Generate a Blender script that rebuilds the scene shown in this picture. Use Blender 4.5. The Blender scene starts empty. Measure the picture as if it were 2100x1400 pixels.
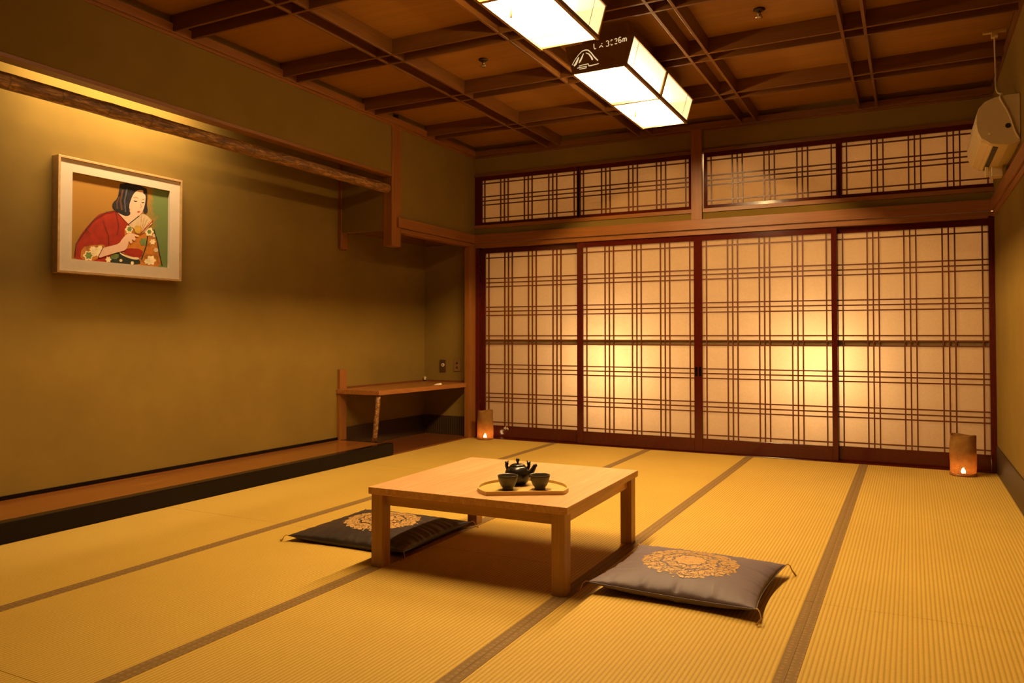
import bpy, bmesh, math, random
from mathutils import Vector, Matrix
random.seed(7)
PI = math.pi
SC = bpy.context.scene
COL = SC.collection

# ------------------------------------------------------------------ helpers
class MB:
    """collects boxes, prisms, tubes and lathes into one mesh"""
    def __init__(s):
        s.v = []; s.f = []; s.mi = []; s.sm = []
    def add(s, vs, fs, mi=0, smooth=False):
        o = len(s.v); s.v += [tuple(p) for p in vs]
        for f in fs:
            s.f.append([o + i for i in f]); s.mi.append(mi); s.sm.append(smooth)
        return s
    def box(s, a, b, mi=0):
        (x0, y0, z0), (x1, y1, z1) = a, b
        x0, x1 = min(x0, x1), max(x0, x1); y0, y1 = min(y0, y1), max(y0, y1); z0, z1 = min(z0, z1), max(z0, z1)
        vs = [(x0,y0,z0),(x1,y0,z0),(x1,y1,z0),(x0,y1,z0),(x0,y0,z1),(x1,y0,z1),(x1,y1,z1),(x0,y1,z1)]
        return s.add(vs, [(3,2,1,0),(4,5,6,7),(0,1,5,4),(1,2,6,5),(2,3,7,6),(3,0,4,7)], mi)
    def prism(s, poly, z0, z1, mi=0, smooth=False):
        """poly in xy (counter-clockwise), extruded in z"""
        n = len(poly)
        vs = [(x, y, z0) for x, y in poly] + [(x, y, z1) for x, y in poly]
        s.add(vs, [list(range(n))[::-1], list(range(n, 2*n))], mi)
        return s.add(vs, [(i, (i+1) % n, n+(i+1) % n, n+i) for i in range(n)], mi, smooth)
    def tube(s, pts, rad, seg=12, mi=0, cap=True):
        pts = [Vector(p) for p in pts]; n = len(pts)
        if not hasattr(rad, '__len__'): rad = [rad]*n
        vs = []; up = Vector((0, 0, 1))
        prev = None
        for i, p in enumerate(pts):
            t = (pts[min(i+1, n-1)] - pts[max(i-1, 0)]).normalized()
            if prev is None:
                a = t.cross(up) if abs(t.z) < .95 else t.cross(Vector((1, 0, 0)))
            else:
                a = prev - t*prev.dot(t)
            a.normalize(); prev = a; b = t.cross(a)
            for k in range(seg):
                th = 2*PI*k/seg
                vs.append(p + (a*math.cos(th) + b*math.sin(th))*rad[i])
        fs = [(i*seg+k, i*seg+(k+1) % seg, (i+1)*seg+(k+1) % seg, (i+1)*seg+k) for i in range(n-1) for k in range(seg)]
        s.add(vs, fs, mi, True)
        if cap:
            s.add(vs[:seg], [list(range(seg))[::-1]], mi); s.add(vs[-seg:], [list(range(seg))], mi)
        return s
    def lathe(s, prof, seg=32, c=(0, 0, 0), mi=0):
        n = len(prof); vs = []
        for r, z in prof:
            for k in range(seg):
                th = 2*PI*k/seg
                vs.append((c[0]+r*math.cos(th), c[1]+r*math.sin(th), c[2]+z))
        fs = [(i*seg+k, i*seg+(k+1) % seg, (i+1)*seg+(k+1) % seg, (i+1)*seg+k) for i in range(n-1) for k in range(seg)]
        return s.add(vs, fs, mi, True)
    def build(s, name, mats, parent=None, bevel=0, loc=None):
        me = bpy.data.meshes.new(name)
        me.from_pydata(s.v, [], s.f)
        for p, m, sm in zip(me.polygons, s.mi, s.sm):
            p.material_index = m; p.use_smooth = sm
        for m in (mats if isinstance(mats, (list, tuple)) else [mats]): me.materials.append(m)
        bm = bmesh.new(); bm.from_mesh(me)
        bmesh.ops.remove_doubles(bm, verts=bm.verts, dist=1e-6)
        bmesh.ops.recalc_face_normals(bm, faces=bm.faces)
        bm.to_mesh(me); bm.free(); me.update()
        o = bpy.data.objects.new(name, me); COL.objects.link(o)
        if parent: o.parent = parent
        if loc: o.location = loc
        if bevel:
            b = o.modifiers.new('bevel', 'BEVEL'); b.width = bevel; b.segments = 2; b.limit_method = 'ANGLE'; b.angle_limit = 1.0
        return o

def box(name, a, b, mat, parent=None, bevel=0):
    return MB().box(a, b).build(name, mat, parent, bevel)
def tag(o, label, cat=None, group=None, kind=None):
    o['label'] = label
    if cat: o['category'] = cat
    if group: o['group'] = group
    if kind: o['kind'] = kind
    return o
def thing(name, label, cat, loc=(0, 0, 0), rz=0, group=None, kind=None):
    o = bpy.data.objects.new(name, None); COL.objects.link(o)
    o.empty_display_size = .05
    o.location = loc; o.rotation_euler = (0, 0, rz)
    return tag(o, label, cat, group, kind)
def copy_tree(o, parent=None):
    c = o.copy(); COL.objects.link(c)
    if parent: c.parent = parent
    for ch in list(o.children): copy_tree(ch, c)
    return c

# ------------------------------------------------------------------ materials
class N:
    def __init__(s, name):
        s.m = bpy.data.materials.new(name); s.m.use_nodes = True
        s.t = s.m.node_tree; s.t.nodes.clear()
        s.out = s.t.nodes.new('ShaderNodeOutputMaterial')
    def n(s, typ, **kw):
        nd = s.t.nodes.new(typ)
        ins = kw.pop('ins', {})
        for k, v in kw.items(): setattr(nd, k, v)
        for k, v in ins.items():
            if isinstance(v, bpy.types.NodeSocket): s.t.links.new(v, nd.inputs[k])
            else: nd.inputs[k].default_value = v
        return nd
    def math(s, op, a, b=0., c=0.):
        nd = s.t.nodes.new('ShaderNodeMath'); nd.operation = op
        for i, v in enumerate((a, b, c)):
            if isinstance(v, bpy.types.NodeSocket): s.t.links.new(v, nd.inputs[i])
            else: nd.inputs[i].default_value = v
        return nd.outputs[0]
    def coords(s, scale=(1, 1, 1), obj=True, rot=(0, 0, 0)):
        if obj:
            c = s.n('ShaderNodeTexCoord').outputs['Object']
        else:
            c = s.n('ShaderNodeNewGeometry').outputs['Position']
        return s.n('ShaderNodeMapping', ins={'Vector': c, 'Scale': scale, 'Rotation': rot}).outputs[0]
    def noise(s, vec, scale=5, detail=4, rough=.55, dist=0):
        return s.n('ShaderNodeTexNoise', ins={'Vector': vec, 'Scale': scale, 'Detail': detail, 'Roughness': rough, 'Distortion': dist}).outputs['Fac']
    def ramp(s, fac, stops):
        r = s.n('ShaderNodeValToRGB', ins={'Fac': fac})
        e = r.color_ramp.elements
        while len(e) < len(stops): e.new(.5)
        for el, (p, c) in zip(e, stops):
            el.position = p; el.color = (*c, 1) if len(c) == 3 else c
        return r.outputs['Color']
    def mix(s, fac, a, b):
        nd = s.n('ShaderNodeMix', data_type='RGBA')
        for i, v in ((0, fac), (6, a), (7, b)):
            if isinstance(v, bpy.types.NodeSocket): s.t.links.new(v, nd.inputs[i])
            else: nd.inputs[i].default_value = v if i == 0 else (*v, 1)
        return nd.outputs[2]
    def bump(s, h, strength=.3, dist=.002):
        return s.n('ShaderNodeBump', ins={'Height': h, 'Strength': strength, 'Distance': dist}).outputs[0]
    def bsdf(s, col, rough=.6, normal=None, spec=.5, metal=0, **kw):
        b = s.n('ShaderNodeBsdfPrincipled')
        def put(k, v):
            if isinstance(v, bpy.types.NodeSocket): s.t.links.new(v, b.inputs[k])
            else: b.inputs[k].default_value = (*v, 1) if isinstance(v, tuple) and len(v) == 3 else v
        put('Base Color', col); put('Roughness', rough); put('Specular IOR Level', spec); put('Metallic', metal)
        if normal is not None: put('Normal', normal)
        for k, v in kw.items(): put(k.replace('_', ' '), v)
        return b.outputs[0]
    def done(s, shader):
        s.t.links.new(shader, s.out.inputs['Surface']); return s.m

def plain(name, col, rough=.6, spec=.5, metal=0, var=.12, **kw):
    g = N(name); v = g.coords()
    f = g.noise(v, 30, 3)
    c = g.ramp(f, [(.3, tuple(x*(1-var) for x in col)), (.7, tuple(min(1, x*(1+var)) for x in col))])
    return g.done(g.bsdf(c, rough, g.bump(f, .05, .001), spec, metal, **kw))

def wood(name, dark, light, axis='y', rough=.45, spec=.5, k=1., bump=.15, obj=True, coat=0):
    g = N(name)
    lo, hi = 1.2*k, 22.*k
    sc = {'x': (lo, hi, hi), 'y': (hi, lo, hi), 'z': (hi, hi, lo)}[axis]
    v = g.coords(sc, obj)
    f1 = g.noise(v, 1.6, 6, .6, .6)
    sc2 = {'x': (lo*2, hi*9, hi*9), 'y': (hi*9, lo*2, hi*9), 'z': (hi*9, hi*9, lo*2)}[axis]
    f2 = g.noise(g.coords(sc2, obj), 1., 2, .5)
    f = g.math('ADD', g.math('MULTIPLY', f1, .72), g.math('MULTIPLY', f2, .28))
    c = g.ramp(f, [(.3, dark), (.52, tuple((a+b)/2 for a, b in zip(dark, light))), (.7, light)])
    return g.done(g.bsdf(c, rough, g.bump(f2, bump, .0008), spec, Coat_Weight=coat, Coat_Roughness=.15))

def plaster(name, col):
    g = N(name); v = g.coords((1, 1, 1), False)
    f = g.noise(v, 2.2, 5, .6); f2 = g.noise(v, 260, 3, .7)
    c = g.ramp(f, [(.3, tuple(x*.9 for x in col)), (.7, tuple(x*1.08 for x in col))])
    return g.done(g.bsdf(c, .92, g.bump(f2, .35, .0012), .15))

M = {}
M['plaster'] = plaster('olive ochre plaster', (.195, .120, .022))
M['post'] = wood('cedar post', (.19, .066, .010), (.30, .108, .018), 'z', .42, obj=False)
M['rail_x'] = wood('cedar rail', (.19, .066, .010), (.30, .108, .018), 'x', .42, obj=False)
M['rail_y'] = wood('cedar rail along', (.19, .066, .010), (.30, .108, .018), 'y', .42, obj=False)
M['ceil'] = wood('ceiling board', (.25, .112, .014), (.35, .165, .022), 'x', .5, obj=False, k=.6)
M['rib_x'] = wood('ceiling batten', (.125, .046, .008), (.20, .078, .013), 'x', .33, obj=False)
M['rib_y'] = wood('ceiling batten along', (.125, .046, .008), (.20, .078, .013), 'y', .33, obj=False)
M['lacquer'] = plain('dark red lacquer', (.070, .0075, .0035), .13, .4)
M['lattice'] = plain('lattice wood', (.125, .031, .007), .4)
M['black'] = plain('black lacquer', (.006, .003, .003), .2, .16)
M['plank'] = wood('polished plank', (.16, .050, .009), (.29, .100, .016), 'y', .22, obj=False)
M['board_dark'] = wood('dark alcove board', (.10, .028, .008), (.20, .062, .014), 'y', .25, obj=False)
M['shelf'] = wood('shelf board', (.22, .075, .016), (.38, .145, .030), 'y', .3, obj=False)
M['table'] = wood('table veneer', (.50, .262, .112), (.78, .46, .225), 'y', .36, k=1.1, bump=.1)
M['table_z'] = wood('table leg wood', (.36, .18, .055), (.52, .28, .095), 'z', .42, k=1.1, bump=.1)
M['table_x'] = wood('table apron wood', (.34, .17, .05), (.50, .27, .09), 'x', .42, k=1.1, bump=.1)
M['plastic'] = plain('ivory plastic', (.62, .50, .30), .4, var=.03)
M['plastic_warm'] = plain('off white plastic', (.70, .55, .33), .45, var=.03)
M['grey'] = plain('dark louver', (.02, .015, .012), .5)
M['metal'] = plain('brushed metal', (.45, .36, .26), .3, metal=1.)
M['iron'] = plain('dark iron', (.05, .03, .02), .35, metal=.6)
M['switch'] = plain('brown switch plate', (.07, .032, .016), .4)
M['white'] = plain('white paper', (.80, .70, .52), .7)
M['gold'] = plain('gold cord', (.50, .28, .07), .45)
M['tray'] = wood('pale tray wood', (.55, .36, .105), (.68, .47, .155), 'x', .4, k=1.4, bump=.05)

def m_tatami():
    g = N('woven rush'); p = g.n('ShaderNodeNewGeometry').outputs['Position']
    x = g.n('ShaderNodeSeparateXYZ', ins={0: p}).outputs
    rib = g.math('SINE', g.math('MULTIPLY', x[0], 2*PI/.0152))
    rib = g.math('ADD', g.math('MULTIPLY', rib, .5), .5)
    fine = g.noise(g.coords((60, 420, 1), False), 1., 2)
    fine2 = g.noise(g.coords((20, 900, 1), False), 1., 2)
    big = g.noise(g.coords((1, 1, 1), False), 1.3, 4)
    f = g.math('ADD', g.math('MULTIPLY', fine, .6), g.math('MULTIPLY', big, .4))
    c = g.ramp(f, [(.3, (.50, .325, .060)), (.7, (.66, .450, .092))])
    c = g.mix(g.math('MULTIPLY', g.math('POWER', g.math('SUBTRACT', 1., rib), 2.2), .55), c, (.30, .155, .014))
    h = g.math('ADD', g.math('POWER', rib, .6), g.math('MULTIPLY', fine2, .25))
    return g.done(g.bsdf(c, .62, g.bump(h, .55, .0016), .28))
M['tatami'] = m_tatami()

def m_border():
    g = N('tatami border cloth'); v = g.coords((1, 1, 1), False)
    br = g.n('ShaderNodeTexVoronoi', feature='F1', ins={'Vector': v, 'Scale': 42., 'Randomness': .25})
    spot = g.ramp(br.outputs['Distance'], [(.22, (1, 1, 1)), (.34, (0, 0, 0))])
    weave = g.noise(g.coords((300, 120, 1), False), 1., 2)
    c = g.ramp(weave, [(.3, (.185, .105, .030)), (.7, (.24, .145, .045))])
    c = g.mix(g.math('MULTIPLY', spot, .45), c, (.36, .225, .085))
    return g.done(g.bsdf(c, .7, g.bump(weave, .2, .0008), .3))
M['border'] = m_border()

def m_wainscot():
    g = N('ribbed skirting'); v = g.n('ShaderNodeNewGeometry').outputs['Position']
    x = g.n('ShaderNodeSeparateXYZ', ins={0: v}).outputs
    s = g.math('ADD', x[0], x[1])
    w = g.math('SINE', g.math('MULTIPLY', s, 2*PI/.026))
    w = g.math('POWER', g.math('ADD', g.math('MULTIPLY', w, .5), .5), 4.)
    c = g.mix(w, (.030, .016, .005), (.070, .036, .011))
    return g.done(g.bsdf(c, .5, g.bump(w, .4, .002), .4))
M['skirting'] = m_wainscot()

def m_paper():
    g = N('shoji paper'); v = g.coords((1, 1, 1), False)
    f = g.noise(v, 55, 4, .65)
    c = g.ramp(f, [(.3, (.62, .52, .38)), (.7, (.67, .57, .42))])
    cd = g.ramp(f, [(.3, (.40, .275, .14)), (.7, (.44, .305, .16))])
    d = g.n('ShaderNodeBsdfDiffuse', ins={'Color': cd}).outputs[0]
    t = g.n('ShaderNodeBsdfTranslucent', ins={'Color': c}).outputs[0]
    return g.done(g.n('ShaderNodeMixShader', ins={0: .62, 1: d, 2: t}).outputs[0])
M['paper'] = m_paper()

def m_emit(name, col, strength):
    g = N(name)
    return g.done(g.n('ShaderNodeEmission', ins={'Color': (*col, 1), 'Strength': strength}).outputs[0])
LAMP = (1.0, .71, .35)
def m_lamp_paper(name, col, strength, clear):
    g = N(name)
    e = g.n('ShaderNodeEmission', ins={'Color': (*col, 1), 'Strength': strength}).outputs[0]
    t = g.n('ShaderNodeBsdfTransparent', ins={'Color': (1., .95, .86, 1)}).outputs[0]
    return g.done(g.n('ShaderNodeMixShader', ins={0: clear, 1: e, 2: t}).outputs[0])
M['diff_bottom'] = m_lamp_paper('lit lamp paper', (1., .74, .42), 5., .55)
M['diff_side'] = m_lamp_paper('lit lamp side paper', (1., .68, .34), .60, .17)
M['tube'] = m_emit('lit fluorescent tube', LAMP, 1230.)
M['cutout'] = m_emit('lit cut out', (1., .70, .36), .42)
M['bulb'] = m_emit('warm bulb', (1., .58, .20), 90.)

def m_bark():
    g = N('bark pole'); 
    v = g.coords((34, 5., 34), False)
    f = g.noise(v, 1.8, 6, .7, 1.0)
    c = g.ramp(f, [(.30, (.030, .010, .003)), (.5, (.20, .082, .019)), (.68, (.66, .36, .11))])
    y = g.n('ShaderNodeSeparateXYZ', ins={0: g.n('ShaderNodeNewGeometry').outputs['Position']}).outputs[1]
    fr = g.math('FRACT', g.math('DIVIDE', g.math('ADD', y, g.math('MULTIPLY', f, .05)), .262))
    ring = g.math('LESS_THAN', g.math('ABSOLUTE', g.math('SUBTRACT', fr, .5)), .014)
    c = g.mix(g.math('MULTIPLY', ring, .55), c, (.02, .008, .003))
    return g.done(g.bsdf(c, .34, g.bump(f, .6, .008), .6))
M['bark'] = m_bark()

def m_cushion(name, lo, hi, rough, spec):
    g = N(name); v = g.coords((1, 1, 1))
    f = g.noise(g.coords((40, 700, 40)), 1., 2); big = g.noise(v, 6, 3)
    c = g.ramp(big, [(.3, lo), (.7, hi)])
    return g.done(g.bsdf(c, rough, g.bump(f, .12, .0006), spec, Sheen_Weight=.08, Sheen_Roughness=.4, Sheen_Tint=(.9, .7, .6)))
M['cushion'] = m_cushion('grey purple satin', (.125, .093, .118), (.155, .117, .146), .6, .4)
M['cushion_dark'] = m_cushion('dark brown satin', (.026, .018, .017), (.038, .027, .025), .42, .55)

def m_medallion():
    g = N('gold embroidery'); c0 = g.n('ShaderNodeTexCoord').outputs['Object']
    x = g.n('ShaderNodeSeparateXYZ', ins={0: c0}).outputs
    r = g.math('SQRT', g.math('ADD', g.math('POWER', x[0], 2.), g.math('POWER', x[1], 2.)))
    a = g.math('ARCTAN2', x[1], x[0])
    wv = g.n('ShaderNodeTexNoise', ins={'Vector': c0, 'Scale': 22., 'Detail': 2.}).outputs['Color']
    wp = g.n('ShaderNodeVectorMath', operation='MULTIPLY_ADD', ins={0: wv, 1: (.045, .045, 0), 2: c0}).outputs[0]
    vo = g.n('ShaderNodeTexVoronoi', feature='DISTANCE_TO_EDGE', ins={'Vector': wp, 'Scale': 46., 'Randomness': 1.}).outputs['Distance']
    v2 = g.n('ShaderNodeTexVoronoi', feature='F1', ins={'Vector': wp, 'Scale': 46., 'Randomness': 1.}).outputs['Distance']
    curl = g.math('SINE', g.math('MULTIPLY', v2, 26.))
    pat = g.math('ADD', g.math('MULTIPLY', vo, 3.), g.math('MULTIPLY', curl, .28))
    core = g.math('LESS_THAN', r, .060)
    pat = g.math('ADD', pat, g.math('MULTIPLY', core, .35))
    for rad, wd in ((.112, .005), (.066, .004)):
        rw = g.math('ADD', r, g.math('MULTIPLY', g.math('SINE', g.math('MULTIPLY', a, 10.)), .006))
        ring = g.math('LESS_THAN', g.math('ABSOLUTE', g.math('SUBTRACT', rw, rad)), wd)
        pat = g.math('SUBTRACT', pat, g.math('MULTIPLY', ring, .8))
    edge = g.math('GREATER_THAN', g.math('ADD', r, g.math('MULTIPLY', v2, .035)), .206)
    pat = g.math('SUBTRACT', pat, g.math('MULTIPLY', edge, 2.))
    gold = g.math('GREATER_THAN', pat, .20)
    thread = g.mix(g.noise(c0, 160, 2), (.44, .25, .08), (.62, .38, .135))
    b = g.bsdf(thread, .5, g.bump(pat, .25, .001), .4)
    t = g.n('ShaderNodeBsdfTransparent').outputs[0]
    return g.done(g.n('ShaderNodeMixShader', ins={0: gold, 1: t, 2: b}).outputs[0])
M['medallion'] = m_medallion()

def m_wicker():
    g = N('woven bamboo'); c0 = g.n('ShaderNodeTexCoord').outputs['Object']
    x = g.n('ShaderNodeSeparateXYZ', ins={0: c0}).outputs
    a = g.math('ARCTAN2', x[1], x[0])
    nz = g.noise(c0, 26, 3)
    u = g.math('ADD', g.math('MULTIPLY', a, 34.), g.math('MULTIPLY', nz, 9.))
    w = g.math('ADD', g.math('MULTIPLY', x[2], 1000.), g.math('MULTIPLY', nz, 16.))
    pat = g.math('MULTIPLY', g.math('SINE', u), g.math('SINE', w))
    hole = g.math('GREATER_THAN', pat, .52)
    low = g.math('LESS_THAN', x[2], .165)
    hole = g.math('MULTIPLY', hole, low)
    c = g.ramp(g.math('ADD', g.math('MULTIPLY', pat, .3), g.math('MULTIPLY', nz, .8)), [(.2, (.30, .14, .03)), (.6, (.60, .34, .09))])
    b = g.bsdf(c, .55, g.bump(pat, .8, .004), .3)
    tr = g.n('ShaderNodeBsdfTranslucent', ins={'Color': (.62, .25, .06, 1)}).outputs[0]
    b = g.n('ShaderNodeMixShader', ins={0: .30, 1: b, 2: tr}).outputs[0]
    t = g.n('ShaderNodeBsdfTransparent').outputs[0]
    return g.done(g.n('ShaderNodeMixShader', ins={0: hole, 1: b, 2: t}).outputs[0])
M['wicker'] = m_wicker()

# ------------------------------------------------------------------ room dimensions (metres)
XR, XL, XB = .555, -3.884, -4.45      # right wall, room's left plane, alcove back wall
YF, YE, YN = 6.698, 6.655, -1.2       # shoji plane, alcove end wall, wall behind the camera
ZT, ZB = 2.800, 2.900                 # underside of ceiling battens, ceiling boards
YP = 5.30                             # alcove divider

def struct(o, label, cat): return tag(o, label, cat, None, 'structure')

# floor : tatami mats are parts of the floor, cloth borders are parts of each mat
fl = box('floor', (XB-.1, YN, -.10), (XR+.1, 8.2, -.055), M['board_dark'])
struct(fl, 'floor covered wall to wall with yellow woven tatami mats', 'floor')
XS = [XR, -.336, -1.200, -2.073, -2.978, XL]
YS = [6.640, 4.870, 3.120, 1.370, -.380]
for i in range(5):
    for j in range(4):
        x1, x0 = XS[i], XS[i+1]; y1, y0 = YS[j], YS[j+1]
        gp = .0004; ge = .0011
        bl, br_ = .031, .031
        if i == 0: br_ = .0
        m = MB().box((x0+gp, y0+ge, -.055), (x1-gp, y1-ge, 0)).build('tatami_mat', M['tatami'], fl)
        for (a, b) in (((x0+gp, x0+gp+bl),) if i < 5 else ()) + (((x1-gp-br_, x1-gp),) if br_ else ()):
            if i == 4 and a < -3.86: continue
            MB().box((a, y0+ge, -.004), (b, y1-ge, .0012)).build('cloth_border', M['border'], m)
box('tatami_mat', (XL, YN+.01, -.055), (XR, -.382, 0), M['tatami'], fl)

# ceiling : boards with paired battens in both directions
ce = box('ceiling', (XB-.1, YN, ZB), (XR+.1, YF+.1, ZB+.05), M['ceil'])
struct(ce, 'coffered ceiling of brown boards behind pairs of dark crossing battens', 'ceiling')
bt = .018
for xc in (-3.000, -2.100, -1.197, -.284):
    for s in (-.062, .062):
        MB().box((xc+s-bt/2, YN, ZT+.0005), (xc+s+bt/2, YF, ZB)).build('ceiling_batten', M['rib_y'], ce, .0015)
for yc in (-.43, .47, 1.37, 2.27, 3.175, 4.075, 4.978, 5.872):
    for s in (-.066, .066):
        MB().box((XL, yc+s-bt/2, ZT), (XR, yc+s+bt/2, ZB-.0005)).build('ceiling_batten', M['rib_x'], ce, .0015)

# left side : hanging wall above the alcoves, alcove back wall
P = M['plaster']
struct(box('wall_left', (XB-.1, YN, -.05), (XB, YE+.1, ZB), P), 'olive plaster back wall of alcove carrying the framed picture', 'wall')
struct(box('wall_left_upper', (XL-.075, YN, 2.372), (XL, YP+.02, ZB), P), 'olive plaster wall hanging over the picture alcove', 'wall')
struct(box('wall_left_corner', (XL-.075, YP+.10, 1.900), (XL, YF+.11, ZB), P), 'olive plaster wall hanging over the corner desk alcove', 'wall')
struct(box('wall_partition', (XB, YP+.005, 1.905), (XL-.08, YP+.085, ZB), P), 'short hanging partition between the two alcoves', 'wall')
struct(box('wall_alcove_end', (XB, YE, -.05), (XL-.02, YE+.08, ZB), P), 'alcove end wall with the switch and outlet plates', 'wall')
struct(box('ceiling_alcove', (XB, YP+.085, 1.925), (XL-.07, YE, 1.945), M['board_dark']), 'dark low ceiling board over the corner desk', 'ceiling')
# front wall with the shoji
wf = thing('wall_front', 'olive plaster wall strips above the sliding paper screens', 'wall', kind='structure')
box('wall_strip', (XL, YF+.004, 2.620), (XR, YF+.10, ZB), P, wf)
box('wall_strip', (XL, YF+.004, 2.000), (XR, YF+.10, 2.076), P, wf)
struct(box('wall_right', (XR, YN, -.05), (XR+.1, YF+.1, ZB), P), 'olive plaster right wall under the air conditioner', 'wall')
struct(box('wall_back', (XB-.1, YN-.1, -.05), (XR+.1, YN, ZB), P), 'plain olive plaster wall behind the viewer', 'wall')
# veranda behind the paper screens
vb = thing('wall_veranda', 'pale veranda walls behind the paper screens', 'wall', kind='structure')
pale = plaster('veranda plaster', (.62, .50, .34))
box('veranda_wall', (XB, 8.1, -.05), (XR+.1, 8.2, ZB), pale, vb)
box('veranda_wall', (XB-.1, YF+.1, -.05), (XB, 8.2, ZB), pale, vb)
box('veranda_wall', (XR+.1, YF+.1, -.05), (XR+.2, 8.2, ZB), pale, vb)
box('veranda_wall', (XB-.1, YF+.1, ZB), (XR+.2, 8.2, ZB+.05), pale, vb)

# trims
def trim(i, a, b, mat, label, cat, bev=.002):
    return struct(box('trim_%d' % i, a, b, mat, None, bev), label, cat)
def trim_m(i, mb, mat, label, cat, bev=.002):
    return struct(mb.build('trim_%d' % i, mat, None, bev), label, cat)
trim_m(1, MB().box((XL-.01, YN, ZT-.004), (XL+.028, YF, ZT+.05)).box((XL-.01, YN, ZT-.022), (XL+.012, YF, ZT-.004)), M['rail_y'], 'cornice rail where left wall meets ceiling', 'rail')
trim_m(2, MB().box((XL+.02, YF-.030, ZT-.004), (XR, YF+.01, ZT+.05)).box((XL, YF-.012, ZT-.022), (XR, YF+.01, ZT-.004)), M['rib_x'], 'cornice rail where shoji wall meets ceiling', 'rail')
trim(3, (XR-.010, YN, ZT-.015), (XR+.01, YF-.03, ZT+.05), M['rib_y'], 'cornice rail where right wall meets ceiling', 'rail')
trim(4, (XL-.081, YN, 2.350), (XL+.004, YP, 2.373), M['rail_y'], 'thin wooden lintel under the hanging wall of the picture alcove', 'lintel')
trim(5, (XL-.082, YP, 1.765), (XL+.006, YP+.132, ZT+.01), M['post'], 'hanging cedar post ending in mid air between both alcoves', 'post')
trim_m(6, MB().box((XL-.075, YP+.132, 1.888), (XL+.008, YF-.01, 1.924)).box((XL-.01, YP+.075, 1.927), (XL+.024, YF-.015, 2.012)), M['rail_y'], 'rail on the left wall above the corner alcove', 'rail')
trim_m(7, MB().box((XL-.01, YF-.020, 1.880), (XR, YF+.09, 1.922)).box((XL+.002, YF-.040, 1.925), (XR-.02, YF+.01, 2.012)), M['rail_x'], 'long cedar rail running above the four paper screens', 'rail')
trim_m(8, MB().box((XR-.010, YN, 1.880), (XR+.01, YF-.04, 1.922)).box((XR-.024, YN, 1.925), (XR+.01, YF-.04, 2.012)), M['rail_y'], 'rail along right wall below the air conditioner', 'rail')
trim(9, (-3.925, 6.572, 0), (-3.868, YF, 1.889), M['post'], 'dark corner post between the desk alcove and first paper screen', 'post')
trim(10, (-1.689, YF-.030, 2.000), (-1.596, YF+.09, ZT), M['post'], 'short upright post between left and right transom windows', 'post')
trim_m(11, MB().box((XL-.01, YF-.008, 2.074), (-1.69, YF+.06, 2.108)).box((-1.595, YF-.008, 2.074), (XR, YF+.06, 2.108)), M['rail_x'], 'thin sill rail under the transom windows', 'rail', .001)
trim_m(12, MB().box((XL-.01, YF-.008, 2.594), (-1.69, YF+.06, 2.622)).box((-1.595, YF-.008, 2.594), (XR, YF+.06, 2.622)), M['rib_x'], 'thin head rail over the transom windows', 'rail', .001)
trim_m(13, MB().box((XB, YP-.008, 1.765), (XB+.035, YP+.085, ZT)), M['post'], 'half post on alcove back wall, hanging above the desk', 'post')
trim_m(14, MB().box((XB, YP-.008, .095), (XB+.030, YP+.085, .710)), M['post'], 'short half post on alcove back wall rising through the desk end', 'post')
trim(15, (XL+.02, YF-.045, -.05), (XR, YF+.09, .0035), M['lacquer'], 'dark sill track under the paper screens', 'track')
trim(19, (XL-.02, YF-.006, 0), (-3.826, YF+.09, 1.889), M['lacquer'], 'dark jamb at the left end of paper screens', 'jamb')
trim(16, (XR-.04, YF-.02, 0), (XR, YF+.09, 1.89), M['lacquer'], 'dark jamb at the right end of paper screens', 'jamb')
trim(17, (XB, YN, .095), (XB+.012, YP-.01, .122), M['black'], 'thin dark strip at the back of raised alcove floor', 'strip', .001)
trim(18, (XB+.012, YP+.085, 1.905), (XL-.082, YP+.09, 1.925), M['board_dark'], 'dark bottom edge of the alcove partition', 'strip', 0)
# skirting
struct(box('baseboard_right', (XR-.008, YN, 0), (XR+.01, YF-.05, .200), M['skirting']), 'dark ribbed skirting along the right wall', 'skirting')
struct(box('baseboard_alcove', (XB, YE-.008, .014), (XL-.02, YE+.01, .200), M['skirting']), 'dark ribbed skirting on end wall below the desk', 'skirting')
struct(box('baseboard_left', (XB-.01, YP+.09, .014), (XB+.008, YE, .200), M['skirting']), 'dark ribbed skirting on back wall below the desk', 'skirting')

# raised alcove floor and low alcove floor
pf = thing('alcove_platform', 'raised alcove floor, reddish plank with glossy black front edge', 'platform', kind='structure')
box('floor_plank', (XB, YN, .0), (XL-.060, YP+.0, .098), M['plank'], pf)
MB().box((XL-.075, YN, .0), (XL, YP+.045, .102)).build('lacquered_edge', M['black'], pf, .006)
MB().box((XB, YP-.0, .0), (XL-.075, YP+.018, .100)).build('lacquered_edge', M['black'], pf, .002)
af = struct(box('alcove_floorboard', (XB, YP+.018, -.05), (XL-.001, YE, .012), M['board_dark']), 'dark red floorboard under the corner desk', 'floorboard')

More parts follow.
